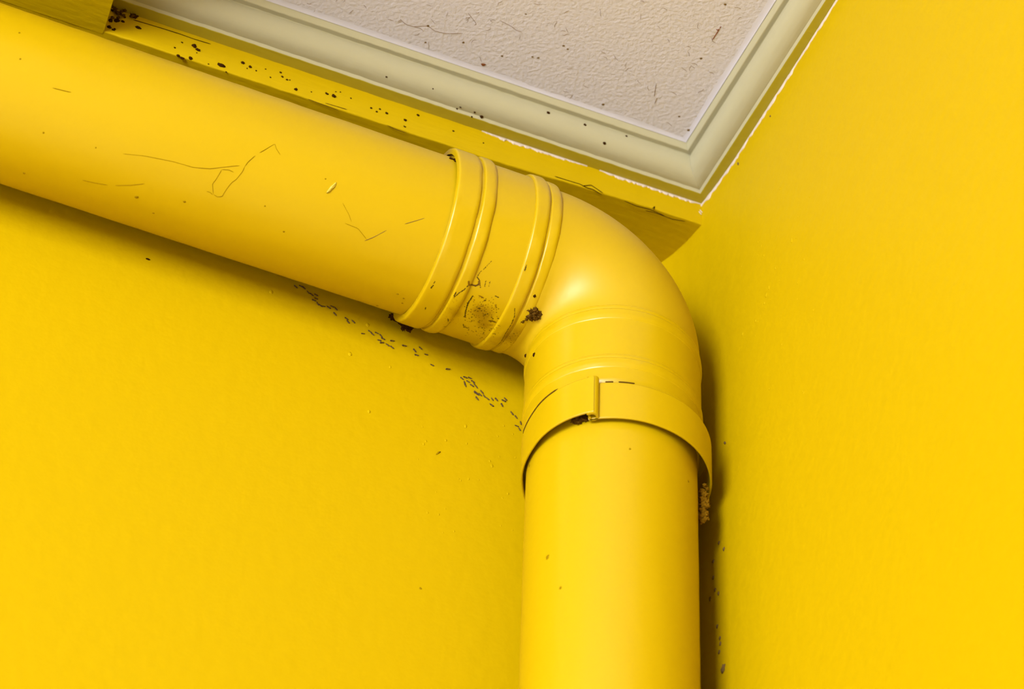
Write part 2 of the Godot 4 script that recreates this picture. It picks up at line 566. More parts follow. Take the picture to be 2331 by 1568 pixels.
func make_mouldings() -> void:
	# (projection, height) from the ceiling down
	var raw := [Vector2(97, 146), Vector2(96, 143), Vector2(87, 126), Vector2(74, 127), Vector2(73, 120), Vector2(78, 118)]
	for k in range(0, 11):
		var t := k / 10.0
		raw.append(Vector2(78 - 44 * pow(t, 1.9), 117 - 45 * sin(t * PI / 2)))
	raw.append_array([Vector2(33, 72.5), Vector2(29, 66)])
	moulding = rounded(raw, 2.0, 2)
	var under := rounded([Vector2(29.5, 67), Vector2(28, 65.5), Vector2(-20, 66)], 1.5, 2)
	for right in [false, true]:
		var o := base("trim")
		o.name = "trim_4" if right else "trim_3"
		var i := 0
		for prof in [moulding, under]:
			var st := begin()
			var rows := []
			var n := 120
			for k in n + 1:
				var t := float(k) / n
				var r := PackedVector3Array()
				for p in prof:
					var w := 0.8 * noise.get_noise_2d(t * 40.0, p.x * 0.05 + (70 if right else 0))
					if right:
						var q: float = p.x - 12.0
						r.append(P(-q - 0.0, p.y + w, lerpf(BEAM + p.x, 10500.0, t * t)))
					else:
						r.append(P(lerpf(-p.x + 12.0, -1560.0 - 0.0, t), p.y + w, BEAM + p.x + w))
				rows.append(r)
			sheet(st, rows, false, false, right)
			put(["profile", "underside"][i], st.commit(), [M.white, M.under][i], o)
			i += 1
		# soft caulk where the moulding meets the ceiling
		var st2 := begin()
		var rows2 := []
		for k in 161:
			var t := k / 160.0
			var wide := 11.0 + 6.0 * noise.get_noise_2d(t * 9.0, 9.0 if right else 2.0)
			var r := PackedVector3Array()
			for p in [Vector2(95.5, 139.5), Vector2(99, 141.3), Vector2(97 + wide * 0.6, 142.4), Vector2(97 + wide, 143.2)]:
				if right: r.append(P(-p.x + 12.0, p.y, lerpf(BEAM + p.x, 4000.0, t)))
				else: r.append(P(lerpf(-p.x + 12.0, -1560.0, t), p.y, BEAM + p.x))
			rows2.append(r)
		sheet(st2, rows2, false, false, not right)
		put("caulk_bead", st2.commit(), M.caulk, o)
		# ragged white paint edge along the foot of the moulding
		var st3 := begin()
		var spans := [[0.0, 1.0]] if right else [[0.0, 0.17], [0.19, 0.36]]
		for sp in spans:
			var rows3 := []
			for k in 141:
				var t: float = lerpf(sp[0], sp[1], k / 140.0)
				var fade := sin(PI * clampf(k / 140.0, 0.02, 0.98)) if not right else 1.0
				var f := 40.0 if right else 90.0
				var n1 := noise.get_noise_2d(t * f, 31.0)
				var n2 := noise.get_noise_2d(t * f * 2.3, 77.0)
				var r := PackedVector3Array()
				if right:
					var z := lerpf(BEAM - 10, 1300.0, t)
					var wide := 5.0 + 9.0 * n1 + 4.0 * n2
					var x := right_x(z)
					r.append_array([P(x + 1, 66, z), P(x - 2.0, 64 + n2 * 2, z), P(x - 2.2, 63 - wide * 0.5, z), P(x - 1.6, 62 - wide, z), P(x + 1, 61 - wide, z)])
				else:
					var x := lerpf(2.0, -1500.0, t)
					var wide := (5.0 + 5.0 * n1 + 3.0 * n2) * minf(1.0, fade * 2.0)
					r.append_array([P(x, 66, BEAM - 1), P(x, 65.5, BEAM + 2.0), P(x, 65 - wide * 0.6, BEAM + 2.2), P(x, 64.5 - wide, BEAM + 1.2), P(x, 64 - wide, BEAM - 1.5)])
				rows3.append(r)
			sheet(st3, rows3, false, false, right)
		put("paint_edge", st3.commit(), M.chip, o)
		tag(o, "pale ogee moulding running up the right wall, ragged white paint edge" if right else "cream ogee moulding above the yellow ledge, greenish shadow lines", "moulding", "", "structure")

# ------------------------------------------------------------------ drain pipe
func make_pipe() -> void:
	var o := base("drain_pipe", Vector3.ZERO)
	tag(o, "thick yellow painted drain pipe turning through a ribbed elbow in the corner", "pipe")
	var X := Vector3.RIGHT
	var Y := Vector3.UP
	var Z := Vector3.BACK
	var st := begin()
	var prof := []
	for k in 81: prof.append(Vector2(lerpf(-4200, -430, k / 80.0), RP))
	var A := run_dir()
	var B := Z.cross(A)
	lathe(st, P(0, YH, ZC), A, B, Z, prof, 128, 1.2, [-4200, -300])
	put("pipe_run", st.commit(), M.run, o)
	# elbow: a quarter bend
	st = begin()
	var rows := []
	var bend := 196.0
	for k in range(-1, 34):
		var t := PI / 2 * clampf(k / 32.0, 0, 1)
		var c := P(XV - bend + bend * sin(t) - (14.0 if k < 0 else 0.0), -367.0 - bend + bend * cos(t) - (14.0 if k > 32 else 0.0), ZC)
		var out := Vector3(sin(t), cos(t), 0)
		var r := PackedVector3Array()
		for j in 97:
			var a := TAU * (j % 96) / 96.0
			r.append(c + (out * cos(a) + Z * sin(a)) * 182.5 * U)
		rows.append(r)
	sheet(st, rows, false, false, true)
	var elbow := put("elbow", st.commit(), M.bend, o)
	# the collar over the sloping pipe
	var at := P(XV, YH + FALL * XV + 3.5, ZC)
	st = begin()
	lathe(st, at, A, B, Z, rounded([Vector2(-430, 172), Vector2(-430, 187), Vector2(-203, 187), Vector2(-196, 172)], 5.0, 3), 128, 1.5, CS)
	put("collar", st.commit(), M.collar, elbow)
	for rg in [[-437, -382, 193.0], [-378.5, -348, 193.5], [-262, -228, 193.5], [-226.5, -199, 189.5]]:
		st = begin()
		lathe(st, at, A, B, Z, rounded([Vector2(rg[0], 178), Vector2(rg[0], rg[2] - 1.0), Vector2(rg[0] + 9, rg[2]), Vector2(rg[1] - 7, rg[2]), Vector2(rg[1], rg[2] - 5), Vector2(rg[1], 178)], 6.0, 4), 128, 2.0, CS)
		put("collar_ridge", st.commit(), M.collar, elbow)
	# the socket over the vertical pipe
	st = begin()
	lathe(st, P(XV, 0, ZC), Y, X, Z, rounded([Vector2(-562, 178), Vector2(-567, 184), Vector2(-606, 184), Vector2(-776, 184), Vector2(-784, 179.8), Vector2(-836, 179.5), Vector2(-838, 172)], 4.0, 3), 128, 1.0)
	put("socket", st.commit(), M.pipe, elbow)
	for rg in [[-566, -606, 186.5, 183.5], [-706, -744, 187.0, 183.5]]:
		st = begin()
		lathe(st, P(XV, 0, ZC), Y, X, Z, rounded([Vector2(rg[0], 180), Vector2(rg[0], rg[3] + 1.0), Vector2(rg[0] - 8, rg[2] - 1.5), Vector2(rg[0] - 11, rg[2] - 2.6), Vector2(rg[0] - 14, rg[2]), Vector2(rg[1] + 12, rg[2]), Vector2(rg[1], rg[3] + 1), Vector2(rg[1] - 2, 180)], 3.0, 3), 128, 0.8)
		put("socket_ridge", st.commit(), M.pipe, elbow)
	st = begin()
	prof = []
	for k in 61: prof.append(Vector2(lerpf(-4000, -830, k / 60.0), RP))
	lathe(st, P(XV, 0, ZC), Y, X, Z, prof, 128, 0.8)
	put("downpipe", st.commit(), M.pipe, o)

# ------------------------------------------------------------------ clamp
func ring_at(deg: float, rho: float, y: float) -> Vector3:
	var a := deg_to_rad(deg)
	return P(XV, y, ZC) + (right_h * sin(a) + near_h * cos(a)) * rho * U

func make_clamp() -> void:
	var o := base("pipe_clamp", Vector3.ZERO)
	tag(o, "loose yellow painted strap clamp with a curled end round the vertical pipe", "clamp")
	var keys := [[-17.0, 186.0], [0.0, 186.0], [30.0, 188.0], [60.0, 194.0], [90.0, 199.5], [130.0, 204.0], [180.0, 200.0], [225.0, 190.0], [262.0, 180.5], [288.0, 181.0], [298.0, 183.0], [312.0, 190.0], [330.0, 198.0], [347.2, 204.0]]
	var path := []      # angle, radius
	for i in keys.size() - 1:
		var n := int(absf(keys[i + 1][0] - keys[i][0]) / 2.5) + 1
		for k in n:
			var t := float(k) / n
			path.append(Vector2(lerpf(keys[i][0], keys[i + 1][0], t), lerpf(keys[i][1], keys[i + 1][1], t)))
	path.append(Vector2(347.2, 204.0))
	for s in 3:
		for i in range(1, path.size() - 1): path[i].y = (path[i - 1].y + path[i].y * 2 + path[i + 1].y) / 4
	var st := begin()
	var rows := []
	for p in path:
		var lift: float = 3.0 * clampf((p.x - 300.0) / 40.0, 0, 1)
		var y1 := -793.0 + lift
		var y0 := -889.0 + lift
		var r := PackedVector3Array()
		for q in [[0.0, y0 + 2], [0.0, y1 - 2], [1.0, y1], [3.7, y1], [4.7, y1 - 2], [4.7, y0 + 2], [3.7, y0], [1.0, y0]]:
			r.append(ring_at(p.x, p.y + q[0], q[1]))
		rows.append(r)
	sheet(st, rows, true, false, true)
	put("band", st.commit(), M.pipe, o)
	# curled end of the strap: rolls outwards and back in on itself
	st = begin()
	rows = []
	var c0 := ring_at(346.0, 194.6, 0)
	var ang := deg_to_rad(346.5)
	var outd := right_h * sin(ang) + near_h * cos(ang)
	var tan_d := right_h * cos(ang) - near_h * sin(ang)
	var section := []
	for k in 15:
		var t := k / 14.0
		var a := lerpf(PI * 0.78, -PI * 1.05, t)
		var rr := lerpf(14.0, 9.0, t)
		section.append(c0 + (tan_d * cos(a) * rr + outd * sin(a) * rr) * U)
	var inner := []
	for k in 15:
		var t := k / 14.0
		var a := lerpf(-PI * 1.05, PI * 0.78, t)
		var rr := lerpf(4.0, 9.0, t)
		inner.append(c0 + (tan_d * cos(a) * rr + outd * sin(a) * rr) * U)
	section.append_array(inner)
	for y in [-889.0, -887.0, -850.0, -820.0, -789.0, -786.0]:
		var r := PackedVector3Array()
		for p in section: r.append(p + Vector3(0, y * U, 0))
		rows.append(r)
	sheet(st, rows, true, false, true)
	for y in [-889.0, -786.0]:
		var a1 := PackedVector3Array()
		var b1 := PackedVector3Array()
		for k in 15:
			a1.append(section[k] + Vector3(0, y * U, 0))
			b1.append(section[29 - k] + Vector3(0, y * U, 0))
		sheet(st, [a1, b1], false, false, y > -850)
	put("curled_end", st.commit(), M.pipe, o)
	# thin dark line laid along the upper edge of the strap
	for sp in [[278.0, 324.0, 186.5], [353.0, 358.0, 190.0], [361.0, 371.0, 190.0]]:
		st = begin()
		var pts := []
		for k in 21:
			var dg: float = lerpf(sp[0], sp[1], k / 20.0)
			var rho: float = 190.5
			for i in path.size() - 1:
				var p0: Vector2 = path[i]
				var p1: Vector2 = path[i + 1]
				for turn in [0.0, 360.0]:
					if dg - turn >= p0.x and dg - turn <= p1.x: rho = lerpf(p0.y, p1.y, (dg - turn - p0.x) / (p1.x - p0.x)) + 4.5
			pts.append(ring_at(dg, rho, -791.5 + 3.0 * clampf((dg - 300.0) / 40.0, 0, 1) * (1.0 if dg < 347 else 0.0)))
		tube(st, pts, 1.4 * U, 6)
		put("dark_edge_line", st.commit(), M.nest, o)

# ------------------------------------------------------------------ small things
const ORD := ["first", "second", "third", "fourth", "fifth", "sixth", "seventh", "eighth", "ninth", "tenth", "eleventh", "twelfth", "thirteenth", "fourteenth", "fifteenth", "sixteenth", "seventeenth", "eighteenth", "nineteenth", "twentieth", "twenty-first", "twenty-second", "twenty-third", "twenty-fourth"]

func by_x(a: Array, b: Array) -> bool: return a[0] < b[0]
func by_y(a: Array, b: Array) -> bool: return a[1] < b[1]


# one lump of dirt as a thing of its own, standing at the point at
func dirt(called: String, at: Vector3, n: Vector3, r: float, long: float, along: Vector3, m: Material, label: String, group := "", thick := 0.55) -> MeshInstance3D:
	var st := begin()
	lump(st, Vector3.ZERO, n, along, Vector3(r * long, r, r * thick) * U, 0.5, 12, 8)
	var o := put(called, st.commit(), m)
	o.position = at + n * r * thick * 0.25 * U
	tag(o, label, "dirt", group)
	return o

func make_specks() -> void:
	var slope := Vector3(1, -0.1, 0.05)
	# on the ledge face, in the order left to right: (x, y, radius, length factor)
	var corner := [[265.5, 47.3, 5.0, 1.2], [251.5, 47.3, 5.0, 0.8], [248.5, 61.8, 4.0, 1.2], [257.6, 67.9, 2.6, 1.3], [261.2, 66.1, 2.4, 1.0], [279.4, 49.1, 3.0, 1.3], [271.5, 31.5, 4.6, 1.3], [283.6, 39.4, 2.8, 1.2], [264.8, 18.2, 4.4, 0.9], [285.4, 21.2, 3.6, 1.3], [255.1, 23.6, 2.8, 1.0], [258.2, 7.9, 3.6, 1.0], [304.8, 37.6, 6.0, 1.2], [312.7, 36.4, 3.6, 1.0], [298.7, 37.6, 3.6, 1.2]]
	corner.sort_custom(by_x)
	for i in corner.size():
		var q: Array = corner[i]
		dirt("dirt_clump", on_face(q[0], q[1]), Vector3.BACK, q[2], q[3], slope, M.speck, "%s dark dirt crumb from the left in the clump where cross beam meets ledge" % ORD[i], "dirt clump at the left end of the ledge")
	dirt("dirt_clump", on_face(314.5, 63.6), Vector3.BACK, 3.8, 1.6, slope, M.speck, "oval dark dirt crumb just right of the clump at ledge end")
	var left := [[397.9, 108.8, 2.2, 1.0], [414.5, 97.0, 2.0, 1.3], [441.7, 105.4, 5.0, 1.1], [450.2, 113.9, 4.0, 1.3], [447.8, 120.5, 1.6, 1.0], [405.4, 126.6, 3.2, 1.3], [414.5, 132.7, 3.4, 1.6], [433.5, 132.7, 4.5, 1.0], [474.4, 146.0, 1.7, 1.0], [503.8, 149.1, 5.2, 1.5], [514.8, 164.0, 1.7, 1.0]]
	left.sort_custom(by_x)
	for i in left.size():
		var q: Array = left[i]
		dirt("dirt_speck", on_face(q[0], q[1]), Vector3.BACK, q[2], q[3], slope, M.speck, "%s dark dirt speck from the left on the plain stretch of ledge" % ORD[i], "dark specks on the yellow ledge")
	var mid := [[552.7, 143.3, 4.0, 1.1], [562.3, 156.0, 1.7, 1.0], [569.2, 152.5, 3.4, 1.1], [583.0, 161.2, 2.1, 1.0], [604.3, 157.7, 2.0, 1.0], [615.7, 176.3, 2.0, 1.0], [638.8, 165.3, 2.5, 1.2], [642.6, 174.9, 2.4, 1.2], [653.6, 181.8, 2.2, 1.4], [659.4, 182.5, 1.8, 1.0]]
	mid.sort_custom(by_x)
	for i in mid.size():
		var q: Array = mid[i]
		dirt("dirt_speck", on_face(q[0], q[1]), Vector3.BACK, q[2], q[3], slope, M.speck, "%s dirt speck from the left in the sprinkle above the pipe scribble" % ORD[i], "dark specks on the yellow ledge")
	var fat := [[673.2, 203.9, 4.0, 1.0], [708.7, 209.4, 1.6, 1.0], [743.8, 213.5, 3.0, 1.3], [759.6, 219.0, 5.0, 1.0], [764.5, 209.0, 1.6, 1.0], [774.8, 209.7, 1.6, 1.0], [798.6, 223.9, 2.0, 1.0]]
	fat.sort_custom(by_x)
	for i in fat.size():
		var q: Array = fat[i]
		dirt("dirt_speck", on_face(q[0], q[1]), Vector3.BACK, q[2], q[3], slope, M.speck, "%s dirt speck from the left beside the biggest blot on the ledge" % ORD[i], "dark specks on the yellow ledge")
	var far := [[844.9, 246.1, 2.2, 1.2], [857.5, 254.3, 2.1, 1.2], [864.7, 248.4, 2.1, 1.2], [880.2, 257.9, 2.8, 1.2], [921.9, 273.6, 3.2, 1.3], [921.4, 288.3, 2.0, 1.6], [951.7, 262.5, 2.6, 1.3], [1032.0, 298.6, 2.2, 1.2], [1100.3, 325.6, 1.8, 1.0]]
	far.sort_custom(by_x)
	for i in far.size():
		var q: Array = far[i]
		dirt("dirt_speck", on_face(q[0], q[1]), Vector3.BACK, q[2], q[3], slope, M.speck, "%s dirt speck from the left along the thinning trail above the collar" % ORD[i], "dark specks on the yellow ledge")
	var mo := [[846.7, 197.9, 2.4], [879.4, 175.0, 1.9], [985.7, 202.1, 1.5], [1040.5, 247.1, 2.0], [1048.3, 244.0, 2.0], [1080.4, 255.3, 2.0], [1074.0, 265.9, 1.8], [1096.4, 265.1, 3.4], [1247.7, 256.9, 3.0], [1376.0, 326.0, 3.0], [1331.5, 284.0, 2.6], [1426.0, 310.0, 2.0]]
	mo.sort_custom(by_x)
	for i in mo.size():
		var q: Array = mo[i]
		dirt("moulding_speck", on_moulding(q[0], q[1]), Vector3(0, -0.6, 0.8), q[2], 1.2, slope, M.speck, "%s dark speck from the left on the cream moulding above the ledge" % ORD[i], "specks on the cream moulding")
	var ce := [[968.5, 96.5, 2.0], [1054.7, 96.5, 2.2], [974.1, 58.7, 2.2], [1142.7, 127.4, 2.2], [1212.0, 129.5, 1.8], [1225.0, 131.8, 2.0], [1283.0, 104.2, 2.2], [1292.0, 112.0, 1.8], [1372.5, 237.5, 2.6], [1650.6, 10.0, 2.4], [1596.0, 133.0, 2.2], [1546.0, 265.0, 2.0], [1568.0, 296.0, 3.0], [1197.0, 32.0, 1.6]]
	ce.sort_custom(by_x)
	for i in ce.size():
		var q: Array = ce[i]
		dirt("ceiling_speck", on_ceiling(q[0], q[1]), Vector3.DOWN, q[2], 1.3, Vector3(1, 0, 0.6), M.thread_dark, "%s little brown fleck met crossing the ceiling from the left" % ORD[i], "brown flecks on the ceiling", 0.3)
	dirt("rust_spot", on_ceiling(1100.3, 146.8), Vector3.DOWN, 3.6, 1.5, Vector3(1, 0, 0.3), M.rust, "small rusty orange spot on the ceiling above the collar", "", 0.2)
	# specks on the right wall
	var rw := [[1637.0, 1235.5], [1648.5, 1249.3], [1624.3, 1277.2], [1624.3, 1314.5], [1628.6, 1342.4], [1635.9, 1350.7], [1617.0, 1362.3], [1633.0, 1425.7], [1639.5, 1452.2], [1640.2, 1464.9], [1637.7, 1483.7]]
	for i in rw.size():
		dirt("wall_speck", on_right(rw[i][0], rw[i][1]), Vector3.LEFT, 3.4, 1.3, Vector3(0, 1, 0.3), M.thread_dark, "%s brown speck from the top in the gap right of the vertical pipe" % ORD[i], "specks in the gap beside the vertical pipe")
	dirt("wall_speck", on_right(1646.7, 1521.7), Vector3.LEFT, 8.0, 1.2, Vector3(0, 1, 0.3), M.thread_dark, "largest blurred brown speck low on the right wall", "", 0.3)
	dirt("wall_speck", on_right(1650.4, 1008.0), Vector3.LEFT, 2.6, 2.2, Vector3(0, 1, -0.6), M.thread_dark, "small slanting speck on the right wall level with the clamp", "")
	dirt("wall_speck", on_right(1753.6, 264.4), Vector3.LEFT, 2.2, 1.8, Vector3(0, 1, -0.6), M.thread_dark, "lone speck on the right wall just off the moulding edge", "")
	dirt("wall_speck", on_right(1680.5, 373.0), Vector3.LEFT, 2.6, 2.4, Vector3(0, 1, -0.4), M.thread_dark, "dark sliver on the right wall touching the ragged paint edge", "")
	# specks on the pipes
	var ps := [[46, 134, 1.6], [55, 394, 2.2], [44, 75, 2.0], [99, 302, 1.6], [218, 336, 1.6], [311, 448, 3.4], [420, 459, 2.4], [349, 485, 1.8], [603, 469, 1.8], [741, 407, 1.5], [646, 527, 1.6], [905, 669, 2.2], [919, 679, 2.0], [916, 690, 1.8], [859, 695, 2.2]]
	ps.sort_custom(by_x)
	for i in ps.size():
		var p := on_run(ps[i][0], ps[i][1])
		var n := p - P(0, YH, ZC)
		n = (n - run_dir() * n.dot(run_dir())).normalized()
		dirt("pipe_speck", p, n, ps[i][2], 1.2, Vector3(1, 0.3, 0.2), M.thread, "%s faint brown speck from the left on the smooth sloping pipe" % ORD[i], "faint specks on the sloping pipe", 0.3)
	var dn := [[1247, 1268, 4.0], [1205, 1060, 2.4], [1434, 1022, 2.0], [1567, 1095, 2.0], [1276, 1338, 2.6]]
	dn.sort_custom(by_y)
	for i in dn.size():
		var p := on_down(dn[i][0], dn[i][1])
		var n := p - P(XV, 0, ZC)
		n = Vector3(n.x, 0, n.z).normalized()
		dirt("pipe_speck", p, n, dn[i][2], 1.3, Vector3(0, 1, 0.2), M.thread, "%s faint brown smudge from the top on the smooth vertical pipe" % ORD[i], "faint smudges on the vertical pipe", 0.25)
	# pale paint flake on the sloping pipe
	var fp := on_run(755, 427)
	var fn := fp - P(0, YH, ZC)
	fn = Vector3(0, fn.y, fn.z).normalized()
	dirt("paint_flake", fp, fn, 3.2, 4.0, on_run(765, 415) - on_run(745, 436), M.flake, "small pale curved paint flake on the sloping pipe", "", 0.8).set_meta("category", "paint flake")

func ant_mesh(fat: float) -> ArrayMesh:
	var st := begin()
	var prof := []
	for q in [[-0.50, 0.004], [-0.47, 0.05], [-0.40, 0.095], [-0.30, 0.115], [-0.20, 0.095], [-0.13, 0.045], [-0.09, 0.03], [-0.05, 0.05], [0.03, 0.075], [0.12, 0.075], [0.19, 0.05], [0.23, 0.035], [0.27, 0.07], [0.34, 0.095], [0.42, 0.085], [0.48, 0.045], [0.50, 0.004]]:
		prof.append(Vector2(q[0] * 11.0, q[1] * 11.0 * fat))
	lathe(st, Vector3(0, 1.1 * U, 0), Vector3.RIGHT, Vector3.UP, Vector3.BACK, prof, 10)
	for s in [-1, 1]:
		for q in [[0.13, 0.30], [0.06, 0.02], [-0.02, -0.26]]:
			var a := Vector3(q[0] * 11, 1.0, 0.5 * s)
			var k := Vector3(lerpf(q[0], q[1], 0.5) * 11, 1.9, 1.7 * s)
			var f := Vector3(q[1] * 11, 0.0, 3.0 * s)
			tube(st, [a * U, k * U, f * U], 0.22 * U, 5, false)
		tube(st, [Vector3(5.0, 1.3, 0.4 * s) * U, Vector3(6.2, 1.9, 1.4 * s) * U, Vector3(7.4, 0.8, 1.6 * s) * U], 0.16 * U, 4, false)
	return st.commit()

func make_ants() -> void:
	var meshes := [ant_mesh(1.15), ant_mesh(1.45)]
	var proto: MeshInstance3D = null
	# (x, y, heading in degrees below the horizontal) in the close-up of the wall under the collar
	var packs := [
		["in the tangle emerging from under the pipe", false, [[228, 292, 40], [265, 288, 30], [288, 300, 45], [318, 332, 50], [342, 348, 40], [374, 350, 30], [375, 376, 25], [358, 388, 20], [385, 413, 60], [405, 425, 40], [428, 432, 10], [465, 440, 35], [490, 433, 25], [516, 450, 50], [508, 486, 50]]],
		["in the strung out trail just below the collar", true, [[590, 519, 35], [603, 543, 50], [641, 542, 45], [708, 626, 5], [757, 610, 35], [776, 629, 40], [806, 621, 25], [836, 640, 50], [851, 662, 30], [826, 674, 15], [843, 691, 0], [886, 708, 35], [916, 724, 40], [917, 678, 5]]],
		["among the scattered stragglers between trail and knot", true, [[1003, 713, 12], [1077, 746, 50], [1119, 730, 40], [1090, 779, 15], [1161, 776, 12], [1203, 851, 25], [1314, 880, 2]]],
		["in the dense knot nearest the strap clamp", false, [[1414, 945, 40], [1438, 938, 20], [1470, 942, 25], [1433, 976, 75], [1438, 992, 70], [1458, 968, 30], [1492, 967, 30], [1487, 997, 35], [1503, 985, 65], [1519, 1006, 55], [1512, 1045, 50], [1526, 1056, 50], [1515, 1052, 30], [1545, 1062, 45], [1557, 1043, 50], [1574, 1072, 55], [1599, 1091, 40], [1522, 1088, 55], [1632, 1095, 55], [1660, 1095, 50], [1628, 1137, 35], [1700, 1135, 62], [1714, 1105, 25], [1727, 1094, 45]]],
		["in the short file disappearing behind the vertical pipe", true, [[1772, 1195, 55], [1800, 1220, 55], [1806, 1285, 20], [1835, 1265, 75], [1826, 1308, 62]]],
	]
	for pk in packs:
		var i := 0
		pk[2].sort_custom(by_x)
		for q in pk[2]:
			var px: float = 600 + q[0] / 3.1355
			var py: float = 560 + q[1] / 3.1355
			var a := on_back(px, py)
			var hd := deg_to_rad(q[2])
			var f := (on_back(px + cos(hd) * 4, py + sin(hd) * 4) - a).normalized()
			if rng.randf() < 0.4: f = -f
			var o: MeshInstance3D
			if proto == null:
				o = put("ant", meshes[0], M.ant)
				proto = o
			else:
				o = proto.duplicate()
				o.name = numbered("ant")
				add_child(o)
			o.mesh = meshes[1 if rng.randf() < 0.25 else 0]
			var k := rng.randf_range(0.78, 1.0) * (1.25 if q[0] in [1003, 1314] else 1.0)
			o.transform = Transform3D(Basis(f, Vector3.BACK, f.cross(Vector3.BACK)).scaled(Vector3.ONE * k), a)
			tag(o, "%s tiny dark ant from the left %s" % [ORD[i], pk[0]], "ant", "ants " + pk[0])
			i += 1
	var sp := on_back(997.8, 1030.4)
	dirt("wall_flake", sp, Vector3.BACK, 2.2, 3.2, on_back(1004, 1026) - on_back(993, 1034), M.thread, "lone tan flake stuck on the wall left of the clamp", "", 0.5)
	dirt("wall_flake", on_back(336.5, 590), Vector3.BACK, 2.2, 2.2, Vector3(1, 0, 0), M.speck, "lone dark flake on the wall beneath the sloping pipe's left half", "", 0.5)
	dirt("wall_flake", on_back(957, 1339), Vector3.BACK, 2.4, 1.2, Vector3(1, 0, 0), M.thread, "lone tan dot low on the wall left of the vertical pipe", "", 0.4)

# little pimples in the paint, part of the wall they stand on
func pimples(wall: String, spots: Array, hit: Callable, n: Vector3, tall: Vector3) -> void:
	var st := begin()
	for q in spots:
		lump(st, hit.call(q[0], q[1]), n, tall, Vector3(q[2] * 1.5, q[2], q[2] * 0.35) * U, 0.3, 10, 8)
	var p := put("paint_pimples", st.commit(), M.wall, get_node(wall))
	p.position = -(get_node(wall) as Node3D).position
	p.set_meta("kind", "stuff")

func make_pimples() -> void:
	var a := []
	for q in [[1744, 672, 4.0], [1750, 655, 3.0], [1740, 690, 3.0], [1802, 548, 4.0], [1812, 540, 2.5], [1690, 760, 3.0], [1765, 610, 2.5], [1720, 730, 2.5]]: a.append(q)
	for k in 22: a.append([rng.randf_range(1680, 1860), rng.randf_range(420, 900), rng.randf_range(1.2, 2.4)])
	pimples("wall_right", a, on_right, Vector3.LEFT, Vector3.UP)
	a = []
	for q in [[837, 740, 4.0], [797, 806, 4.0], [617, 664, 4.0], [840, 936, 3.5], [888, 835, 2.5], [1060, 970, 3.0], [1120, 1060, 3.0], [1015, 1002, 2.5]]: a.append(q)
	for k in 26: a.append([rng.randf_range(950, 1180), rng.randf_range(960, 1220), rng.randf_range(1.2, 2.4)])
	pimples("wall_back", a, on_back, Vector3.BACK, Vector3.UP)

func pile(called: String, label: String, bits: Array, m: Material, at: Vector3, fibres := 0, spread := 10.0) -> void:
	var o := base(called, at)
	var st := begin()
	for b in bits: lump(st, (b[0] as Vector3) - at, b[1], Vector3(1, 0.4, 0.2), Vector3(b[2] * 1.15, b[2], b[2] * 0.8) * U, 0.9, 14, 10)
	put("crumbs", st.commit(), m, o)
	if fibres:
		st = begin()
		for k in fibres:
			var b: Array = bits[rng.randi() % bits.size()]
			var p: Vector3 = (b[0] as Vector3) - at
			var d := Vector3(rng.randf_range(-1, 1), rng.randf_range(-1, 1), rng.randf_range(-1, 1)).normalized() * spread * U
			var e := Vector3(rng.randf_range(-1, 1), rng.randf_range(-1, 1), rng.randf_range(-1, 1)) * spread * 0.4 * U
			tube(st, [p - d * 0.4, p + e, p + d * 0.8], 0.45 * U, 4, true)
		put("fibres", st.commit(), m, o).set_meta("kind", "stuff")
	tag(o, label, "debris")

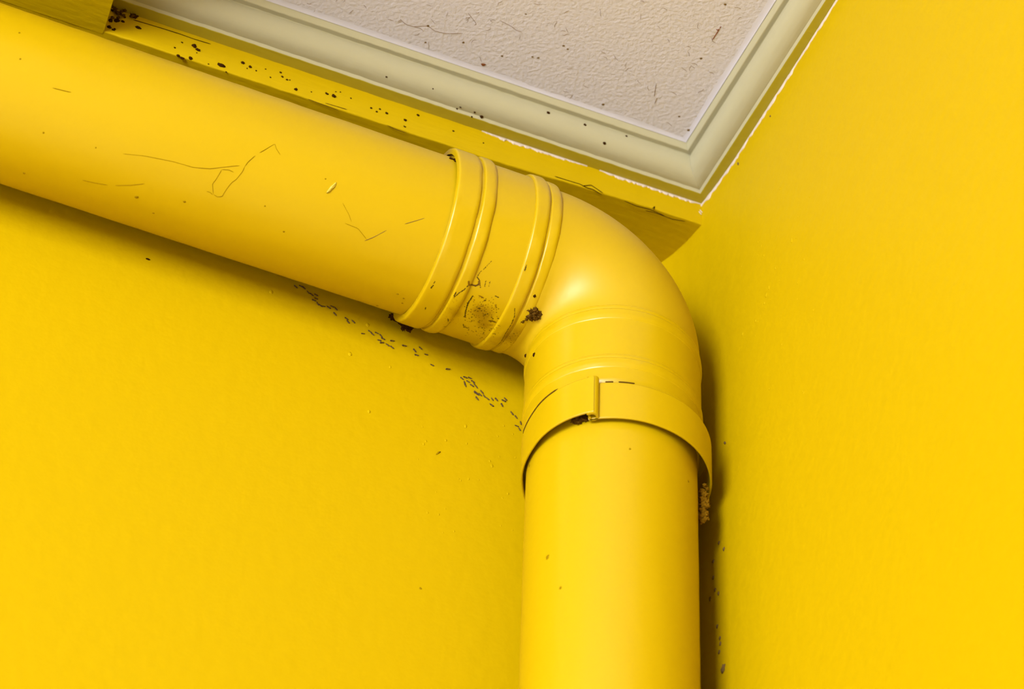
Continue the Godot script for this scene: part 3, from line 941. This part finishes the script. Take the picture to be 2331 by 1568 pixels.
func make_debris() -> void:
	var bits := []
	var face := (-cam_view)
	for q in [[1207, 706, 6], [1214, 704, 6], [1221, 709, 6], [1226, 717, 6], [1214, 715, 8], [1206, 718, 7], [1199, 724, 5], [1191, 730, 4], [1219, 722, 6], [1210, 726, 4], [1228, 722, 3.5]]:
		bits.append([on_pipe(q[0], q[1], P(0, YH, ZC), run_dir(), 184.0), face, q[2]])
	pile("web_clump", "grey brown web clump lodged where the elbow leaves its collar", bits, M.nest, bits[4][0], 26, 12.0)
	bits = []
	for q in [[894, 721, 7], [903, 722, 9], [912, 727, 9], [918, 733, 8], [924, 741, 7], [932, 748, 6], [917, 749, 3]]:
		bits.append([on_plane(q[0], q[1], P(0, 0, 26), Vector3.BACK), Vector3.BACK, q[2]])
	pile("web_clump", "blackish web clump tucked under the first collar rib", bits, M.speck, bits[1][0], 18, 12.0)
	bits = []
	for q in [[1312, 958, 7], [1320, 956, 8], [1328, 957, 7], [1306, 962, 5], [1336, 954, 4], [1318, 963, 5]]:
		var p := on_down(q[0], q[1])
		bits.append([p + near_h * 4 * U, near_h, q[2]])
	pile("web_clump", "dusty brown plug under the curled end of the clamp strap", bits, M.nest, bits[1][0], 14, 9.0)
	bits = []
	for q in [[1598, 1118, 5], [1604, 1126, 6], [1600, 1136, 7], [1608, 1142, 5], [1602, 1150, 7], [1609, 1152, 5], [1600, 1163, 7], [1605, 1170, 7], [1598, 1176, 6], [1606, 1180, 5], [1599, 1186, 5], [1604, 1104, 4], [1610, 1112, 3]]:
		bits.append([on_plane(q[0], q[1], P(XV, 0, ZC) + near_h * 8.0 * U, near_h), near_h, q[2]])
	pile("nest_tuft", "ragged straw coloured nest tuft hanging in the gap right of the pipe", bits, M.straw, bits[4][0], 40, 10.0)
	bits = []
	for q in [[1026, 362, 3], [1032, 364, 3], [1036, 368, 3]]:
		bits.append([on_run(q[0], q[1]), face, q[2]])
	pile("web_clump", "tiny dark crumbs caught on top of the first collar rib", bits, M.speck, bits[1][0], 6, 5.0)
	bits = []
	for q in [[258, 12, 3], [262, 22, 4], [268, 30, 4], [276, 27, 3], [284, 24, 3], [256, 40, 3], [300, 36, 4], [270, 40, 3], [281, 35, 3]]:
		bits.append([on_plane(q[0], q[1], P(0, 0, BEAM + 6), Vector3.BACK), Vector3.BACK, q[2]])
	pile("web_clump", "stringy brown web clump where the cross beam meets the ledge", bits, M.nest, bits[2][0], 60, 13.0)
	# loose crumbs at the crotch of the elbow
	for q in [[1240.5, 735, 3.4, "reddish crumb on the elbow right of the web clump"], [1216, 808, 3.0, "dark crumb on the socket rim below the elbow crotch"], [1197, 809, 2.6, "dark crumb at the very crotch of the elbow"], [1217, 673, 3.0, "dark crumb on the last collar rib above the web clump"]]:
		dirt("crumb", on_pipe(q[0], q[1], P(XV, 0, ZC), Vector3.UP, 184.0) if q[1] > 780 else on_pipe(q[0], q[1], P(0, YH, ZC), run_dir(), 185.0), face, q[2], 1.4, Vector3(0, 1, 0.2), M.speck, q[3])

# a hair of cobweb through points of the photograph lying on a surface
func hair(called: String, label: String, category: String, lines: Array, hit: Callable, lift: Vector3, rad: float, m: Material, group := "") -> void:
	var o: Node3D = null
	var st := begin()
	var at: Vector3 = hit.call(lines[0][0][0], lines[0][0][1])
	for ln in lines:
		var cv := Curve3D.new()
		for k in ln.size():
			var p: Vector3 = hit.call(ln[k][0], ln[k][1])
			var a: Vector3 = hit.call(ln[maxi(k - 1, 0)][0], ln[maxi(k - 1, 0)][1])
			var b: Vector3 = hit.call(ln[mini(k + 1, ln.size() - 1)][0], ln[mini(k + 1, ln.size() - 1)][1])
			cv.add_point(p, (a - b) / 6.0, (b - a) / 6.0)
		var pts := []
		var n := maxi(6, int(cv.get_baked_length() / (5.0 * U)))
		for k in n + 1: pts.append(cv.sample_baked(cv.get_baked_length() * k / n) + lift * U - at)
		tube(st, pts, rad * U, 5)
	o = put(called, st.commit(), m)
	o.position = at
	tag(o, label, category, group)

func make_threads() -> void:
	var z1 := func(x, y): return [440 + x / 9.225, 300 + y / 9.225]
	hair("cobweb", "faint looping cobweb scribble on the sloping pipe", "cobweb", [
		[[280, 350], [330, 355], [395, 368], [440, 381], [478, 384], [530, 378], [545, 377]],
		[z1.call(600, 790), z1.call(560, 860), z1.call(470, 1010), z1.call(400, 1090), z1.call(420, 1310)],
		[z1.call(420, 1310), z1.call(500, 1365), z1.call(600, 1360), z1.call(700, 1200), z1.call(800, 1070), z1.call(900, 1000), z1.call(1030, 840), z1.call(1080, 730)],
		[z1.call(600, 790), z1.call(750, 800), z1.call(850, 850)],
		[z1.call(1080, 730), z1.call(1150, 630), z1.call(1300, 500)],
		[z1.call(1390, 440), z1.call(1480, 390), z1.call(1715, 250), z1.call(1740, 350), z1.call(1830, 490)],
		[z1.call(280, 1250), z1.call(350, 1270), z1.call(410, 1320)]], on_run, -cam_view * 0.3, 0.6, M.thread)
	hair("cobweb", "broken cobweb thread near the left end of the sloping pipe", "cobweb", [[[120, 200], [148, 207], [162, 210]], [[188, 410], [215, 416], [245, 421]], [[262, 422], [300, 421], [330, 418]]], on_run, -cam_view * 0.3, 0.7, M.thread)
	hair("cobweb", "short dark cobweb thread on the pipe just left of the collar", "cobweb", [[[830, 548], [850, 540], [880, 524]], [[921, 510], [945, 503], [968, 496]]], on_run, -cam_view * 0.3, 0.7, M.thread_dark)
	hair("cobweb", "curling cobweb thread on the pipe below the paint flake", "cobweb", [[[780, 462], [795, 490], [800, 505]], [[785, 508], [815, 520], [835, 545]]], on_run, -cam_view * 0.3, 0.55, M.thread)
	var z2 := func(x, y): return [700 + x / 3.885, y / 3.885]
	hair("cobweb", "branching cobweb threads on the ceiling nearest the collar", "cobweb", [
		[z2.call(820, 170), z2.call(870, 215), z2.call(940, 235), z2.call(1065, 228), z2.call(1120, 270), z2.call(1210, 295), z2.call(1370, 295)],
		[z2.call(940, 235), z2.call(1000, 250), z2.call(1025, 275)], [z2.call(800, 190), z2.call(830, 172)]], on_ceiling, Vector3.DOWN * 0.4, 0.4, M.hair)
	hair("cobweb", "bent cobweb thread on the ceiling right of the branching threads", "cobweb", [[z2.call(1420, 115), z2.call(1480, 190), z2.call(1495, 215), z2.call(1470, 222)]], on_ceiling, Vector3.DOWN * 0.4, 0.4, M.hair)
	hair("cobweb", "long thin cobweb thread sloping across the ceiling middle", "cobweb", [[z2.call(1700, 180), z2.call(1800, 230), z2.call(1850, 270), z2.call(1900, 280)]], on_ceiling, Vector3.DOWN * 0.4, 0.4, M.hair)
	hair("cobweb", "two short straight threads on the ceiling near its corner", "cobweb", [[[1494, 190], [1489, 220]], [[1496, 222], [1490, 236]]], on_ceiling, Vector3.DOWN * 0.4, 0.5, M.hair)
	# fine dusty hairs all over the ceiling, too many and too thin to count
	var st := begin()
	var o0 := on_ceiling(1200, 120)
	for k in 130:
		var q := Vector2(rng.randf_range(620, 1720), rng.randf_range(4, 310))
		if q.y > (q.x - 600.0) * 0.3276 - 16.0 or q.y > 321.0 - (q.x - 1561.0) * 1.53 - 22.0: continue
		var ln := []
		var hd := rng.randf_range(0, TAU)
		for j in 5:
			ln.append(on_ceiling(q.x, q.y) + Vector3.DOWN * 0.3 * U - o0)
			hd += rng.randf_range(-0.7, 0.7)
			q += Vector2(cos(hd), sin(hd)) * rng.randf_range(1.5, 6.0)
		tube(st, ln, rng.randf_range(0.25, 0.4) * U, 4)
	var fuzz := put("ceiling_hairs", st.commit(), M.hair)
	fuzz.position = o0
	tag(fuzz, "fine brown dusty hairs scattered over the whole white ceiling", "cobweb", "", "stuff")
	var z3 := func(x, y): return [1560 + x / 5.226, y / 5.226]
	hair("scratch", "rusty brown forked scratch on the ceiling beside the right moulding", "scratch", [
		[z3.call(318, 478), z3.call(350, 430), z3.call(392, 365), z3.call(412, 335)], [z3.call(368, 345), z3.call(385, 358), z3.call(400, 345)], [z3.call(412, 335), z3.call(424, 310)], [z3.call(365, 410), z3.call(392, 368)]], on_ceiling, Vector3.DOWN * 0.3, 1.1, M.rust)
	hair("cobweb", "dark ragged cobweb along the ledge's lower edge near the corner", "cobweb", [
		[[1262, 402], [1290, 411], [1320, 420], [1335, 428], [1350, 432], [1370, 445]], [[1325, 424], [1345, 422], [1372, 440]], [[1420, 458], [1448, 470], [1480, 478], [1512, 492]], [[1468, 480], [1490, 485], [1530, 500], [1560, 505]], [[1484, 476], [1490, 470], [1487, 480]]], on_face, Vector3.BACK * 1.5, 0.8, M.speck)
	hair("cobweb", "dark cobweb streak on the shaded underside left of the collar", "cobweb", [[[880, 285], [905, 297], [925, 303]], [[700, 226], [730, 237], [770, 252]], [[740, 235], [790, 250]]], on_face, Vector3.BACK * 1.0 , 0.7, M.nest)
	hair("joint_gap", "dark hairline gap between moulding and ledge at the left", "gap", [
		[[302, 45], [322, 51], [345, 58], [372, 66], [410, 78], [440, 89], [480, 101]]], on_face, Vector3.BACK * 0.6, 1.0, M.speck)
	hair("paint_string", "tiny white paint strings under the moulding's corner", "paint string", [[[1605, 470], [1606, 480], [1605, 494]], [[1592, 478], [1598, 486], [1603, 484]], [[1590, 482], [1596, 490]]], on_face, Vector3.BACK * 2.0, 1.1, M.chip)
